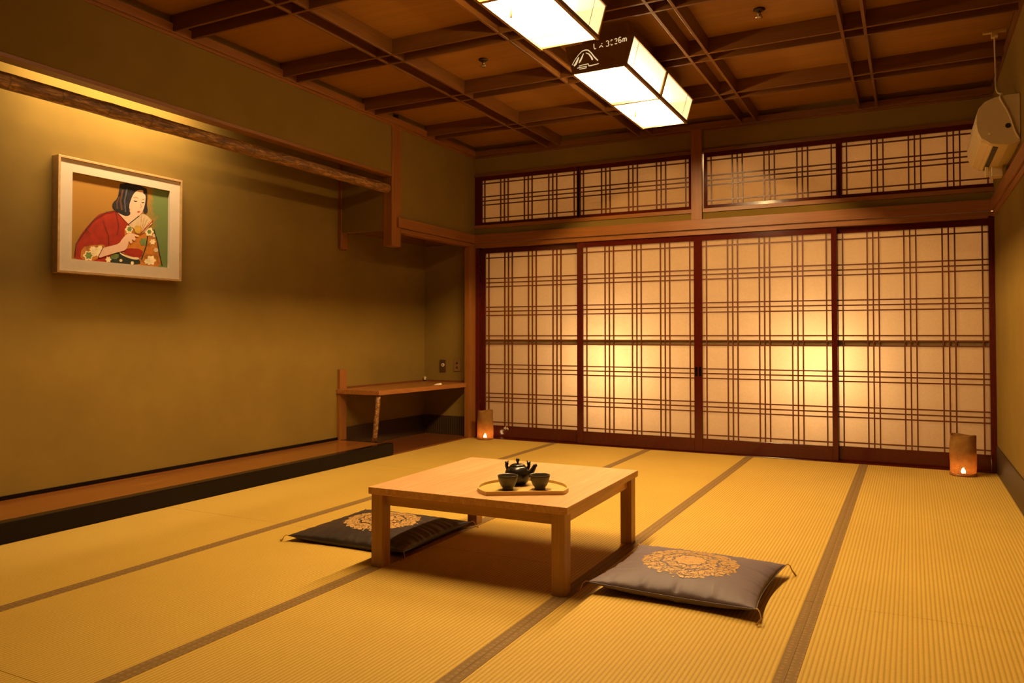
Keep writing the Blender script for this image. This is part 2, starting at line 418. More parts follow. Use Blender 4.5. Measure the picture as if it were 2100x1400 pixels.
# ------------------------------------------------------------------ shoji doors and transom windows
def lattice(xc, rows, cols, xa, xb, za, zb, y, w=.0105, d=.014):
    b = MB()
    for x in cols: b.box((xc+x-w/2, y-d, za), (xc+x+w/2, y, zb))
    for z in rows: b.box((xa, y-d+.001, z-w/2), (xb, y-.001, z+w/2))
    return b
COLS = [-.483] + [c+s for c in (-.2615, 0, .2615) for s in (-.0415, 0, .0415)] + [.483]
DROWS = [1.782] + [c+s for c in (1.535, 1.2495, .964, .6785, .393) for s in (.0410, 0, -.0410)] + [.150]
doors = [(-3.267, .058, .045, .048, 'leftmost sliding paper screen, beside the desk alcove', 1),
         (-2.197, .058, .037, 0, 'second sliding paper screen from left, brightest glow at its left', 0),
         (-1.086, .037, .043, 0, 'third sliding paper screen from left, sliding over the right one', 0),
         (-.001, .040, .043, .048, 'rightmost sliding paper screen, behind the right woven lantern', 1)]
for i, (xc, wl_, wr_, dy, lab, rear) in enumerate(doors):
    d = thing('door_%d' % (i+1), lab, 'sliding screen', (xc, YF+dy, 0), 0, None, 'structure')
    hx = .520; y0, y1 = -.002, .030
    MB().box((-hx-wl_, y0, .004), (-hx, y1, 1.880)).build('stile', M['lacquer'], d, .002)
    MB().box((hx, y0, .004), (hx+wr_, y1, 1.880)).build('stile', M['lacquer'], d, .002)
    MB().box((-hx, y0+.001, 1.830), (hx, y1, 1.880)).build('top_rail', M['lacquer'], d, .002)
    MB().box((-hx, y0+.001, .004), (hx, y1, .118)).build('bottom_rail', M['lacquer'], d, .002)
    lattice(0, DROWS, COLS, -hx, hx, .118, 1.830, .018).build('lattice', M['lattice'], d)
    MB().box((-hx, .0182, .118), (hx, .0192, 1.830)).build('paper_panel', M['paper'], d)
    MB().box((-hx, .0205, .926), (hx, .030, .962)).build('middle_rail', M['lattice'], d)
    if i in (1, 2):
        s = hx+wr_/2 if i == 1 else -hx-wl_/2
        MB().box((s-.011, y0-.0012, .655), (s+.011, y0+.002, .735)).build('finger_pull', M['black'], d, .001)
    if i == 0:
        b = MB()
        for k, (a, z) in enumerate(((-.302, .097), (-.288, .106), (-.285, .092), (-.272, .100), (-.262, .090))):
            b.box((a-.004, y0-.0006, z-.009), (a+.004, y0+.002, z+.008))
        o = b.build('worn_sticker', M['white'], d); o['label'] = 'small worn white sticker'

TROWS = [2.525, 2.393, 2.352, 2.311, 2.176]
tr = [(-3.291, .5115, 'transom window at far left, next to the corner alcove'),
      (-2.231, .5115, 'second transom window from left, ending at the post'),
      (-1.042, .5175, 'third transom window from left, with post on its left'),
      (.038, .5175, 'rightmost transom window, partly behind the air conditioner')]
for i, (xc, hx, lab) in enumerate(tr):
    w = thing('window_%d' % (i+1), lab, 'transom window', (xc, YF+.006, 0), 0, None, 'structure')
    za, zb = 2.136, 2.556
    y0, y1 = 0, .03
    la_, ra_ = (.085 if i == 0 else .026), (.035 if i == 1 else .024)
    b = MB().box((-hx-la_, y0, 2.100), (hx+ra_, y1, za)).box((-hx-la_, y0, zb), (hx+ra_, y1, 2.600))
    b.box((-hx-(.085 if i == 0 else .026), y0, za), (-hx, y1, zb)).box((hx, y0, za), (hx+(.035 if i == 1 else .024), y1, zb))
    b.build('window_frame', M['lacquer'], w, .002)
    lattice(0, TROWS, [c for c in COLS], -hx, hx, za, zb, .018).build('lattice', M['lattice'], w)
    MB().box((-hx, .0182, za), (hx, .0192, zb)).build('paper_panel', M['paper'], w)

# ------------------------------------------------------------------ ceiling lamps
def stroke(b, pts, widths, y, mi=0):
    """flat ribbon in the xz plane at depth y, as in a cut-out"""
    n = len(pts); L = []
    for i, (x, z) in enumerate(pts):
        a = pts[max(i-1, 0)]; c = pts[min(i+1, n-1)]
        dx, dz = c[0]-a[0], c[1]-a[1]; l = math.hypot(dx, dz) or 1
        w = widths[i]/2 if hasattr(widths, '__len__') else widths/2
        L.append((x-dz/l*w, x+dz/l*w, z+dx/l*w, z-dx/l*w))
    vs = [(l[0], y, l[2]) for l in L] + [(l[1], y, l[3]) for l in L]
    vs += [(x, y+.0015, z) for x, _, z in vs]
    m = 2*n
    fs = []
    for i in range(n-1):
        fs += [(i, i+1, n+i+1, n+i), (m+i, m+n+i, m+n+i+1, m+i+1), (i, m+i, m+i+1, i+1), (n+i, n+i+1, m+n+i+1, m+n+i)]
    b.add(vs, fs, mi)
GL = {'L': [[(.1, 1), (.1, .35), (.22, .05)], [(.22, .05), (.5, .15)]],
      'x': [[(.0, .05), (.25, .35)], [(.42, .62), (.5, .75)], [(.30, .42), (.62, .05)]],
      '3': [[(.1, .9), (.3, 1), (.55, .85), (.5, .62), (.38, .54)], [(.45, .48), (.58, .3), (.45, .06), (.2, .02), (.05, .12)]],
      '0': [[(.12, .75), (.3, .98), (.5, .9)], [(.1, .28), (.3, .02), (.52, .16)]],
      '2': [[(.1, .8), (.25, .98), (.5, .92), (.55, .7), (.35, .42)], [(.1, .06), (.6, .06)]],
      '6': [[(.55, .9), (.35, 1), (.15, .8), (.1, .4), (.2, .08), (.42, .02), (.58, .2), (.55, .42), (.38, .52), (.2, .42)]],
      'm': [[(.05, .0), (.05, .65)], [(.05, .55), (.22, .66), (.34, .55), (.34, .0)], [(.34, .55), (.5, .66), (.64, .52), (.64, 0)]]}
LW, LT, ZL0, ZL1 = .168, .215, 2.600, 2.765    # half widths at bottom and top, bottom and top heights
def lamp(label, y0, y1, plate):
    L = thing('ceiling_lamp', label, 'ceiling lamp', (-1.643, y0, ZL0), 0, 'paper ceiling lamps')
    n = y1-y0; H = ZL1-ZL0; ym = n/2
    t = .0035
    def quad(name, x0, x1, yy0, yy1, mat):   # bottom paper
        return MB().box((x0, yy0, .001), (x1, yy1, .003)).build(name, mat, L)
    quad('bottom_diffuser', -LW+.006, LW-.006, .006, ym-.012, M['diff_bottom'])
    quad('bottom_diffuser', -LW+.006, LW-.006, ym+.012, n-.006, M['diff_bottom'])
    for s in (-1, 1):
        for (a, c) in ((.006, ym-.010), (ym+.010, n-.006)):
            b = MB()
            pr = [(s*(LW-.001), .006), (s*(LT-.001), H-.006), (s*(LT-.004), H-.006), (s*(LW-.004), .006)]
            vs = [(x, a, z) for x, z in pr] + [(x, c, z) for x, z in pr]
            b.add(vs, [(0, 1, 2, 3), (4, 7, 6, 5), (0, 4, 5, 1), (1, 5, 6, 2), (2, 6, 7, 3), (3, 7, 4, 0)])
            b.build('side_diffuser', M['diff_side'], L)
    wd = M['lampwood']
    MB().tube([(0, .06, .075), (0, n-.06, .075)], .013, 8).build('fluorescent_tube', M['tube'], L)
    f = MB()
    for s in (-1, 1):
        f.box((s*LW-.009, 0, -.014), (s*LW+.008, n, .009)); f.box((s*LT-.006, 0, H-.008), (s*LT+.006, n, H))
        f.tube([(s*LW, 0.004, 0), (s*LT, .004, H)], .006, 6); f.tube([(s*LW, n-.004, 0), (s*LT, n-.004, H)], .006, 6)
        f.tube([(s*(LW+.002), ym, 0), (s*(LT+.002), ym, H)], .012, 6)
    f.box((-LW, ym-.012, -.015), (LW, ym+.012, .008)); f.box((-LW, -.002, -.008), (LW, .008, .007)); f.box((-LW, n-.008, -.008), (LW, n+.002, .007))
    f.build('lamp_frame', wd, L)
    for yy in (.105, n-.150):
        MB().tube([(-LT-.002, yy, H), (-LW-.003, yy, -.002), (LW+.003, yy, -.002), (LT+.002, yy, H)], .0016, 6).build('retaining_wire', M['iron'], L)
    vs = [(-LT, 0, H), (LT, 0, H), (LW, 0, 0), (-LW, 0, 0)]
    for (yy, th, nm) in ((0, -.006, 'near'), (n, .006, 'far')):
        b = MB(); q = [(x, yy, z) for x, _, z in vs] + [(x, yy+th, z) for x, _, z in vs]
        b.add(q, [(0, 1, 2, 3), (4, 7, 6, 5), (0, 4, 5, 1), (1, 5, 6, 2), (2, 6, 7, 3), (3, 7, 4, 0)])
        ep = b.build('end_plate', wd, L)
        if nm == 'near' and plate:
            e = MB(); y = -.0075
            # mountain outline; plate pixels mapped to metres
            def q_(px, py):
                v = (py-200)/760.; tx = 20+v*160; wx = 2040-v*170-tx
                return (-LT + (v)*(LT-LW) + (px-tx)/wx*2*(LT-(v)*(LT-LW)), H*(1-(v)) - .004 - 0.0 + (px-1000)*0)
            def sk(pts, w0): stroke(e, [m_(p) for p in pts], w0, y)
            def m_(p):   # shear away the perspective slope of the crop
                px, py = p
                top = 240 + (px-30)*(-130/2010.); bot = 985 + (px-230)*(-150/1600.)
                v = (py-top)/(bot-top); l = 20+v*150; r = 2035-v*200
                u = (px-l)/(r-l); hw = LT-(LT-LW)*v
                return (-hw+u*2*hw, H*(1-v))
            sk([(180, 770), (270, 640), (400, 500), (520, 405), (620, 380), (700, 390), (790, 470), (880, 590), (990, 700)], [.003, .003, .003, .004, .006, .006, .006, .007, .007])
            sk([(235, 800), (300, 740), (360, 640), (410, 560)], [.010, .012, .010, .003])
            sk([(395, 730), (450, 660), (510, 560), (560, 470)], [.004, .010, .008, .003])
            sk([(630, 460), (720, 500), (790, 590), (825, 670)], [.003, .007, .009, .010])
            sk([(385, 815), (500, 790), (690, 768), (700, 825), (780, 820), (1015, 782)], [.003, .004, .004, .006, .006, .003])
            sk([(330, 870), (430, 850), (640, 832)], [.003, .005, .003])
            sk([(395, 900), (500, 892), (630, 872)], [.003, .005, .003])
            e.build('mountain_emblem', M['cutout'], ep)
            e2 = MB()
            x0 = 865
            for ch, px, py, wpx in (('L', 870, 390, 110), ('x', 1045, 362, 130), ('3', 1240, 345, 120), ('0', 1370, 330, 105), ('2', 1490, 308, 110), ('6', 1600, 285, 120), ('m', 1735, 265, 130)):
                for st in GL[ch]:
                    stroke(e2, [m_((px+gx*wpx*1.35-gz*0, py-gz*(150 if ch != 'm' else 140)-gx*8)) for gx, gz in st], .0042, y)
            e2.build('height_lettering', M['cutout'], ep)
    MB().box((-LT+.003, .004, H-.006), (LT-.003, n-.004, H-.002)).build('top_plate', M['white'], L)
    MB().box((-.15, .10, H-.002), (.15, n-.10, ZB-ZL0+.0)).build('mounting_box', wd, L)
    c = MB().tube([(-.009, ym+.02, 0), (-.009, ym+.02, -.055)], .0012, 6).tube([(-.009, ym+.02, -.055), (-.009, ym+.02, -.062), (-.009, ym+.02, -.105)], [.0012, .003, .006], 8)
    c.build('pull_cord', M['gold'], L)
    return L
M['lampwood'] = plain('lamp frame wood', (.26, .135, .034), .4)
lamp('paper ceiling lamp with a mountain emblem and 3026m on its end plate', 4.315, 5.700, True)
lamp('paper ceiling lamp nearest the viewer, cut off by the top of the photo', 2.475, 3.860, False)

# ------------------------------------------------------------------ low table
T = thing('low_table', 'square low wooden table holding the tea tray', 'table', (-1.650, 3.185, 0), math.radians(1.2))
HT = .345; a, b_ = .466, .462
MB().box((-a, -b_, HT-.030), (a, b_, HT)).build('tabletop', M['table'], T, .002)
la, lb = .425, .425
for sx in (-1, 1):
    for sy in (-1, 1):
        MB().box((sx*la-.028, sy*lb-.032, 0), (sx*la+.028, sy*lb+.032, HT-.030)).build('leg', M['table_z'], T, .0025)
for s in (-1, 1):
    MB().box((-la+.029, s*(lb-.006)-.012, HT-.078), (la-.029, s*(lb-.006)+.012, HT-.030)).build('apron', M['table_x'], T, .001)
    MB().box((s*(la-.004)-.012, -lb+.033, HT-.078), (s*(la-.004)+.012, lb-.033, HT-.030)).build('apron', M['table'], T, .001)

# tray and tea set
tray = thing('serving_tray', 'pale round wooden tray with one straight edge on low table', 'tray', (-1.474, 2.955, HT), math.radians(31))
R_ = .193; ch = .108
a0 = -math.acos(ch/R_)
def tray_poly(r, c):
    h = math.sqrt(r*r-c*c); t0 = math.atan2(-c, h); t1 = PI-t0
    return [(r*math.cos(t0+(t1-t0)*k/48), r*math.sin(t0+(t1-t0)*k/48)) for k in range(49)]
po, pi_ = tray_poly(R_, ch), tray_poly(R_-.006, ch-.006)
MB().prism(po, 0, .006).build('tray_base', M['tray'], tray)
n = len(po)
vs = [(x, y, .004) for x, y in po] + [(x, y, .017) for x, y in po] + [(x, y, .017) for x, y in pi_] + [(x, y, .004) for x, y in pi_]
MB().add(vs, [(k*n+i, k*n+(i+1) % n, ((k+1) % 4)*n+(i+1) % n, ((k+1) % 4)*n+i) for k in range(4) for i in range(n)]).build('tray_rim', M['tray'], tray)
ceramic = plain('dark green ceramic', (.060, .045, .024), .38, .5)
potm = plain('black cast teapot', (.016, .012, .009), .27, .5)
def cup(label, x, y):
    c = thing('tea_cup', label, 'tea cup', (x, y, HT+.0065), 0, 'tea cups')
    MB().lathe([(0, 0), (.022, 0), (.0235, .004), (.0225, .007), (.031, .018), (.038, .035), (.0425, .052), (.044, .0605), (.0428, .0612), (.041, .058), (.036, .036), (.029, .019), (.018, .010), (0, .009)], 40).build('cup_body', ceramic, c)
    MB().lathe([(0, .0325), (.0345, .0325)], 32).build('tea', plain('tea', (.03, .015, .004), .1), c)
    return c
cup('dark green tea cup in front of teapot, left of the two', -1.524, 2.912)
cup('dark green tea cup right of the teapot, near the tray end', -1.408, 2.984)
tp = thing('teapot', 'round black teapot with small lugs standing on tray', 'teapot', (-1.537, 3.030, HT+.0065), math.radians(28))
MB().lathe([(0, 0), (.030, 0), (.034, .003), (.044, .012), (.053, .028), (.0565, .044), (.054, .060), (.045, .074), (.034, .081), (.030, .082)], 48).build('pot_body', potm, tp)
lid = MB().lathe([(.033, .0815), (.033, .0845), (.024, .089), (.010, .0915), (0, .092)], 40).build('lid', potm, tp)
MB().lathe([(0, .091), (.0045, .091), (.004, .096), (.0065, .101), (.0085, .106), (.007, .112), (.003, .114), (0, .1145)], 20).build('lid_knob', potm, lid)
for s in (-1, 1):
    k = MB()
    k.tube([(s*.043, 0, .066), (s*.049, 0, .080), (s*.048, 0, .092), (s*.045, 0, .099)], [.008, .007, .0085, .005], 12)
    k.tube([(s*.048, -.006, .090), (s*.055, -.008, .101)], [.004, .003], 8)
    k.tube([(s*.048, .004, .090), (s*.041, .006, .103)], [.004, .003], 8)
    k.build('lug', potm, tp)
MB().tube([(.045, -.010, .045), (.060, -.012, .056), (.068, -.013, .070), (.075, -.014, .084), (.083, -.015, .089)], [.016, .013, .0105, .009, .006], 16).build('spout', potm, tp)

# ------------------------------------------------------------------ floor cushions
def cushion(label, x, y, rz, sx, sy, seed, lift, cloth):
    C = thing('floor_cushion', label, 'floor cushion', (x, y, 0), rz, 'floor cushions')
    r = random.Random(seed); ph = [r.uniform(0, 6.28) for _ in range(12)]
    nx = 72
    def pos(u, v, side):
        # outline drawn in along the sides, corners pulled out
        ex = 1-.075*(1-v*v); ey = 1-.075*(1-u*u)
        px, py = u*sx*ex, v*sy*ey
        e = max(0, (1-u*u))*max(0, (1-v*v))
        hgt = e**.42
        ed = min(1-abs(u), 1-abs(v))
        wr = 0
        for q in range(3):
            wr += math.sin((10+7*q)*u*2.2+ph[q])*math.exp(-((1-abs(v))/.16)**1)*(1-abs(u))
            wr += math.sin((10+7*q)*v*2.2+ph[q+4])*math.exp(-((1-abs(u))/.16)**1)*(1-abs(v))
        wr *= min(1, ed/.04)*.0035
        sag = lift + .012*(u*u*v*v)
        if side > 0: z = sag + .064*hgt + wr
        else: z = max(.0015, sag - .055*hgt + wr*.5)
        return (px, py, max(.0015, z))
    def g(i): 
        t = -1+2*i/nx
        return math.copysign(abs(math.sin(t*PI/2)), t)*.6 + t*.4
    b = MB()
    for side in (1, -1):
        vs = [pos(g(i), g(j), side) for i in range(nx+1) for j in range(nx+1)]
        fs = []
        for i in range(nx):
            for j in range(nx):
                q = (i*(nx+1)+j, (i+1)*(nx+1)+j, (i+1)*(nx+1)+j+1, i*(nx+1)+j+1)
                fs.append(q if side > 0 else q[::-1])
        b.add(vs, fs, 0, True)
    b.build('cushion_cover', cloth, C)
    # embroidered medallion lying on the top surface
    md = MB(); vs = []; K, Q = 64, 14; rr = .198*min(sx, sy)/.30
    for q in range(Q+1):
        for k in range(K):
            th = 2*PI*k/K; rad = rr*q/Q*(1+.02*math.cos(12*th))
            X, Y = rad*math.cos(th), rad*math.sin(th)
            u, v = X/sx/.945, Y/sy/.945
            p = pos(u, v, 1); vs.append((X, Y, p[2]+.0009))
    md.add(vs, [(q*K+k, q*K+(k+1) % K, (q+1)*K+(k+1) % K, (q+1)*K+k) for q in range(Q) for k in range(K)], 0, True)
    md.build('embroidered_medallion', M['medallion'], C)
    edge = []
    for k in range(4*nx):
        s_, i = divmod(k, nx); t = g(i)
        u, v = ((t, -1), (1, t), (-t, 1), (-1, -t))[s_]
        p = pos(u, v, 1); edge.append((p[0]*1.003, p[1]*1.003, p[2]))
    MB().tube(edge+[edge[0]], .0022, 8).build('piping', cloth, C)
    for su in (-1, 1):
        for sv in (-1, 1):
            p = pos(su, sv, 1); d = Vector((su, sv, 0)).normalized(); o = Vector((p[0], p[1], p[2]))
            pts = [o-d*.004, o+d*.010+Vector((0, 0, .004)), o+d*.022-Vector((0, 0, .004)), o+d*.030-Vector((0, 0, min(.022, p[2]-.006))), o+d*.034+Vector((sv*.016, -su*.016, .0))-Vector((0, 0, p[2]-.005))]
            MB().tube(pts, [.0020, .0022, .0022, .0026, .0040], 8).build('corner_tassel', M['gold'], C)
    return C
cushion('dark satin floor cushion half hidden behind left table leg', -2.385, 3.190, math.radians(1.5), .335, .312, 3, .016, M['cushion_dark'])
cushion('greyish purple satin floor cushion right of the low table', -.800, 3.115, math.radians(-1.5), .318, .298, 9, .034, M['cushion'])

# ------------------------------------------------------------------ woven lanterns
def lantern(label, x, y, r, h, seed):
    L = thing('woven_lantern', label, 'lantern', (x, y, 0), seed*.7, 'woven floor lanterns')
    b = MB(); K = 48; prof = []
    rr = random.Random(seed); ph = rr.uniform(0, 6)
    zs = [.014, .03, .06, .1, .14, .18, .22, h-.01, h]
    vs = []
    for side, off in ((1, 0), (-1, -.0035)):
        for z in zs:
            for k in range(K):
                th = 2*PI*k/K
                rad = r*(1+.03*math.sin(z*14+ph)) + off + .002*math.sin(5*th+z*30)
                zz = z + (z/h)**6*.006*math.sin(2*th+ph)
                vs.append((rad*math.cos(th), rad*math.sin(th), zz))
    m = len(zs)
    fs = [(i*K+k, i*K+(k+1) % K, (i+1)*K+(k+1) % K, (i+1)*K+k) for i in range(m-1) for k in range(K)]
    o = m*K
    fs += [(o+i*K+k, o+(i+1)*K+k, o+(i+1)*K+(k+1) % K, o+i*K+(k+1) % K) for i in range(m-1) for k in range(K)]
    fs += [((m-1)*K+k, (m-1)*K+(k+1) % K, o+(m-1)*K+(k+1) % K, o+(m-1)*K+k) for k in range(K)]
    b.add(vs, fs, 0, True).build('woven_shade', M['wicker'], L)
    MB().lathe([(0, .001), (r*1.03, .001), (r*1.05, .008), (r*1.0, .018), (0, .018)], 40).build('base_ring', M['shelf'], L)
    MB().lathe([(0, .019), (.014, .019), (.015, .026), (.011, .040), (.005, .052), (0, .054)], 20).build('bulb', M['bulb'], L)
    return L
lantern('lit woven bamboo lantern beside the desk post, far left corner', -3.690, 6.575, .077, .278, 1)
lantern('lit woven bamboo lantern in the right corner', .325, 6.450, .083, .290, 2)

# ------------------------------------------------------------------ corner desk
D = thing('corner_desk', 'low brown corner desk board on one natural branch leg', 'desk', (XB+.003, YP, 0))
x_, y_ = XB, YP
pb = [(0, -.022), (.452, -.012), (.543, 1.270), (.530, 1.350), (0, 1.350)]
MB().prism(pb, .500, .540).build('desk_board', M['shelf'], D, .003)
MB().box((0, .088, .540), (.012, 1.354, .556)).box((.012, 1.343, .540), (.53, 1.354, .556)).build('back_strip', M['board_dark'], D)
k = MB().tube([(.372, .026, .100), (.388, .020, .17), (.395, .022, .26), (.408, .018, .35), (.414, .020, .43), (.422, .018, .502)], [.024, .021, .022, .019, .021, .019], 16)
k.build('branch_leg', M['bark'], D)
# things on the desk and on the wall over it
pp = MB()
pp.add([(-.030, -.012, .001), (.020, -.016, .001), (.034, .010, .020), (-.012, .014, .014), (.048, .006, .006), (.03, -.02, .003)],
       [(0, 1, 2, 3), (2, 1, 5, 4)])
o = pp.build('folded_paper', M['white']); o.location = (-3.975, 6.16, .541)
s_ = o.modifiers.new('thick', 'SOLIDIFY'); s_.thickness = .002
tag(o, 'small white folded paper scrap lying on the corner desk', 'paper')
o = MB().lathe([(0, 0), (.012, 0), (.013, .010), (.010, .016), (.015, .022), (.012, .031), (0, .033)], 20).build('small_knob', M['plastic'])
o.location = (XB+.030, 6.615, .5565); tag(o, 'small pale round knob in the back corner of the desk', 'knob')
sw = thing('wall_switch', 'dark brown switch plate with a pale dial on alcove end wall', 'switch', (-4.228, YE, .700))
MB().box((-.036, -.008, -.062), (.036, 0, .062)).build('switch_plate', M['switch'], sw, .002)
t_ = MB(); t_.tube([(.008, -.008, .010), (.008, -.016, .010)], .017, 20).build('dial', M['plastic'], sw)
MB().tube([(.008, -.0155, .010), (.008, -.0168, .010)], .007, 12).build('dial_mark', M['switch'], sw)
ou = thing('wall_outlet', 'brown outlet plate with two dark sockets nearest the corner post', 'outlet', (-4.054, YE, .708))
MB().box((-.038, -.008, -.060), (.038, 0, .060)).build('outlet_plate', plain('tan plate', (.20, .105, .035), .4), ou, .002)
for z in (.022, -.022): MB().tube([(-.004, -.007, z), (-.004, -.0095, z)], .012, 16).build('socket', M['grey'], ou)

# ------------------------------------------------------------------ bark pole, framed picture
b = MB(); pts = []; rad = []
for k in range(131):
    y = YN+.01+(YP-YN-.002)*k/130
    pts.append((XL-.041, y, 2.249)); rad.append(.0405+.0008*math.sin(y*9)+.0005*math.sin(y*23+1)+(.0015 if abs((y/.262) % 1-.5) < .05 else 0))
o = b.tube(pts, rad, 20).build('bark_pole', M['bark'])
tag(o, 'brown bark covered pole running horizontally under the alcove lintel', 'pole')

# picture: corners of the paper painting measured on the wall plane
PX = XB+.052
y0p, y1p, z0p, z1p = 2.758, 3.618, 1.372, 2.058
pic = thing('framed_picture', 'framed painting of a woman in a red kimono on alcove wall', 'picture', (XB, (y0p+y1p)/2, (z0p+z1p)/2))
hw, hh = (y1p-y0p)/2, (z1p-z0p)/2
gold = plain('thin gilt frame', (.50, .32, .13), .35, .5, .3); 
cream = plain('cream mat board', (.58, .47, .32), .8, var=.02)
fr = MB()
tf = .014
fr.box((.0, -hw, -hh), (.060, -hw+tf, hh)).box((.0, hw-tf, -hh), (.060, hw, hh)).box((.0, -hw+tf, -hh), (.060, hw-tf, -hh+tf)).box((.0, -hw+tf, hh-tf), (.060, hw-tf, hh))
fr.build('frame', gold, pic, .0015)
iw, ih = .338, .258
mt = MB(); X0, X1 = .020, .050
for (a, c, d, e) in ((-hw+tf, -iw, -hh+tf, hh-tf), (iw, hw-tf, -hh+tf, hh-tf), (-iw, iw, -hh+tf, -ih), (-iw, iw, ih, hh-tf)):
    mt.box((X0, a, d), (X1, c, e))
mt.build('mat_board', cream, pic)
def flat(name, col, var=.15):
    g = N(name); f = g.noise(g.coords(), 25, 4, .6)
    return g.done(g.bsdf(g.ramp(f, [(.3, tuple(c*(1-var) for c in col)), (.7, tuple(min(1, c*(1+var)) for c in col))]), .7, None, .2))
def ground():
    g = N('painted ground'); c = g.coords()
    x = g.n('ShaderNodeSeparateXYZ', ins={0: c}).outputs
    nz = g.noise(c, 9, 5, .65)
    t = g.math('ADD', g.math('MULTIPLY', x[1], 1.5), g.math('MULTIPLY', g.math('SUBTRACT', nz, .5), .5))
    low = g.math('ADD', g.math('MULTIPLY', x[2], -1.6), g.math('MULTIPLY', g.math('SUBTRACT', nz, .5), .8))
    a = g.mix(g.math('MULTIPLY', g.math('SMOOTH_MIN', 1., g.math('MAXIMUM', low, 0.), .2), 1.2), (.36, .175, .026), (.20, .15, .03))
    cc = g.mix(g.n('ShaderNodeMapRange', ins={0: t, 1: .27, 2: .36}).outputs[0], a, (.14, .19, .055))
    return g.done(g.bsdf(cc, .7, None, .2))
PM = [ground(), flat('paint hair', (.025, .020, .020), .5), flat('paint skin', (.76, .48, .31), .04), flat('paint red', (.33, .028, .010)),
      flat('paint ochre', (.46, .17, .025), .4), flat('paint black', (.03, .035, .02)), flat('paint cream', (.82, .66, .36), .2), flat('paint green', (.16, .22, .06), .3),
      flat('paint fan', (.62, .46, .26), .15), flat('paint gold', (.58, .34, .05)), flat('paint lips', (.50, .07, .05)), flat('paint orange', (.52, .18, .02)), flat('paint brown', (.12, .05, .025)), flat('paint slate', (.10, .10, .115))]
# perspective of the picture in the crop -> picture plane
src = [(258, 285), (1203, 462), (1192, 1215), (252, 1125)]
def homography(src):
    dst = [(-iw, ih), (iw, ih), (iw, -ih), (-iw, -ih)]
    A = []
    for (x, y), (u, v) in zip(src, dst):
        A.append([x, y, 1, 0, 0, 0, -u*x, -u*y, u]); A.append([0, 0, 0, x, y, 1, -v*x, -v*y, v])
    n = 8
    for i in range(n):
        p = max(range(i, n), key=lambda r: abs(A[r][i])); A[i], A[p] = A[p], A[i]
        for r in range(n):
            if r != i:
                k = A[r][i]/A[i][i]
                A[r] = [a-k*b for a, b in zip(A[r], A[i])]
    h = [A[i][8]/A[i][i] for i in range(n)]
    return lambda x, y: ((h[0]*x+h[1]*y+h[2])/(h[6]*x+h[7]*y+1), (h[3]*x+h[4]*y+h[5])/(h[6]*x+h[7]*y+1))
HM = homography(src)
cv = MB(); lay = [0]
cv.box((X0, -iw, -ih), (X0+.012, iw, ih), 0)
def smooth_poly(p, it=2):
    for _ in range(it):
        q = []
        for i in range(len(p)):
            a, b = p[i], p[(i+1) % len(p)]
            q += [(a[0]*.75+b[0]*.25, a[1]*.75+b[1]*.25), (a[0]*.25+b[0]*.75, a[1]*.25+b[1]*.75)]
        p = q
    return p
def clip(p):
    return max(-iw, min(iw, p[0])), max(-ih, min(ih, p[1]))
def paint(pts, mi, sm=1):
    lay[0] += 1
    q = [clip(HM(*p)) for p in smooth_poly(pts, sm)]
    x = X0+.012+.00005*lay[0]
    cv.add([(x, a, b) for a, b in q], [list(range(len(q)))], mi)
def dot(px, py, r, mi, ry=None, k=14, wob=0):
    paint([(px+(r*(1+wob*math.cos(6*2*PI*i/k)))*math.cos(2*PI*i/k), py+((ry or r)*(1+wob*math.cos(6*2*PI*i/k)))*math.sin(2*PI*i/k)) for i in range(k)], mi, 0)
def line(pts, w, mi):
    L = []; Rr = []
    for i, p in enumerate(pts):
        a = pts[max(0, i-1)]; c = pts[min(len(pts)-1, i+1)]; dx, dy = c[0]-a[0], c[1]-a[1]; l = math.hypot(dx, dy)
        L.append((p[0]-dy/l*w, p[1]+dx/l*w)); Rr.append((p[0]+dy/l*w, p[1]-dx/l*w))
    paint(L+Rr[::-1], mi, 0)
paint([(690, 655), (600, 672), (530, 690), (480, 740), (400, 830), (330, 930), (300, 1030), (285, 1140), (520, 1160), (660, 1170), (760, 1060), (860, 860), (815, 760), (800, 690)], 3)
paint([(800, 800), (880, 760), (1000, 800), (1060, 860), (1090, 960), (1110, 1060), (1150, 1215), (900, 1185), (700, 1170), (760, 1060), (800, 960), (770, 860)], 4)
paint([(820, 900), (1000, 880), (1010, 960), (960, 1090), (900, 1110), (760, 1050), (800, 980)], 11)
paint([(790, 1020), (960, 1030), (940, 1120), (850, 1110), (750, 1060)], 3)
paint([(660, 1075), (730, 1050), (850, 1120), (925, 1130), (930, 1190), (590, 1170)], 5)
paint([(720, 1050), (760, 1080), (850, 1108), (915, 1110), (915, 1135), (840, 1128), (740, 1085)], 6)
paint([(640, 1085), (720, 1070), (720, 1120), (650, 1130)], 7)
paint([(365, 1010), (470, 990), (600, 985), (570, 1040), (500, 1150), (350, 1140)], 4)
for (x, y, r, m) in ((430, 1092, 46, 6), (432, 1092, 32, 7), (505, 1055, 46, 6), (470, 1030, 26, 6), (540, 1020, 24, 6), (620, 1130, 26, 6), (690, 1110, 18, 7), (820, 838, 36, 6), (822, 838, 22, 7), (1015, 862, 40, 6), (1016, 862, 20, 7), (1048, 960, 26, 6), (960, 960, 36, 7), (1020, 1048, 40, 11), (1030, 1140, 44, 6), (990, 1150, 24, 6), (1080, 1040, 22, 8), (740, 1140, 14, 6), (850, 1165, 16, 6), (1062, 900, 18, 8)):
    dot(x, y, r, m, wob=.18, k=24)
line([(1000, 900), (985, 1000), (940, 1130)], 5, 5); line([(1060, 840), (1095, 960), (1110, 1060), (1140, 1195)], 5, 5)
paint([(690, 655), (720, 660), (800, 690), (830, 640), (925, 690), (900, 740), (830, 800), (815, 790)], 2)
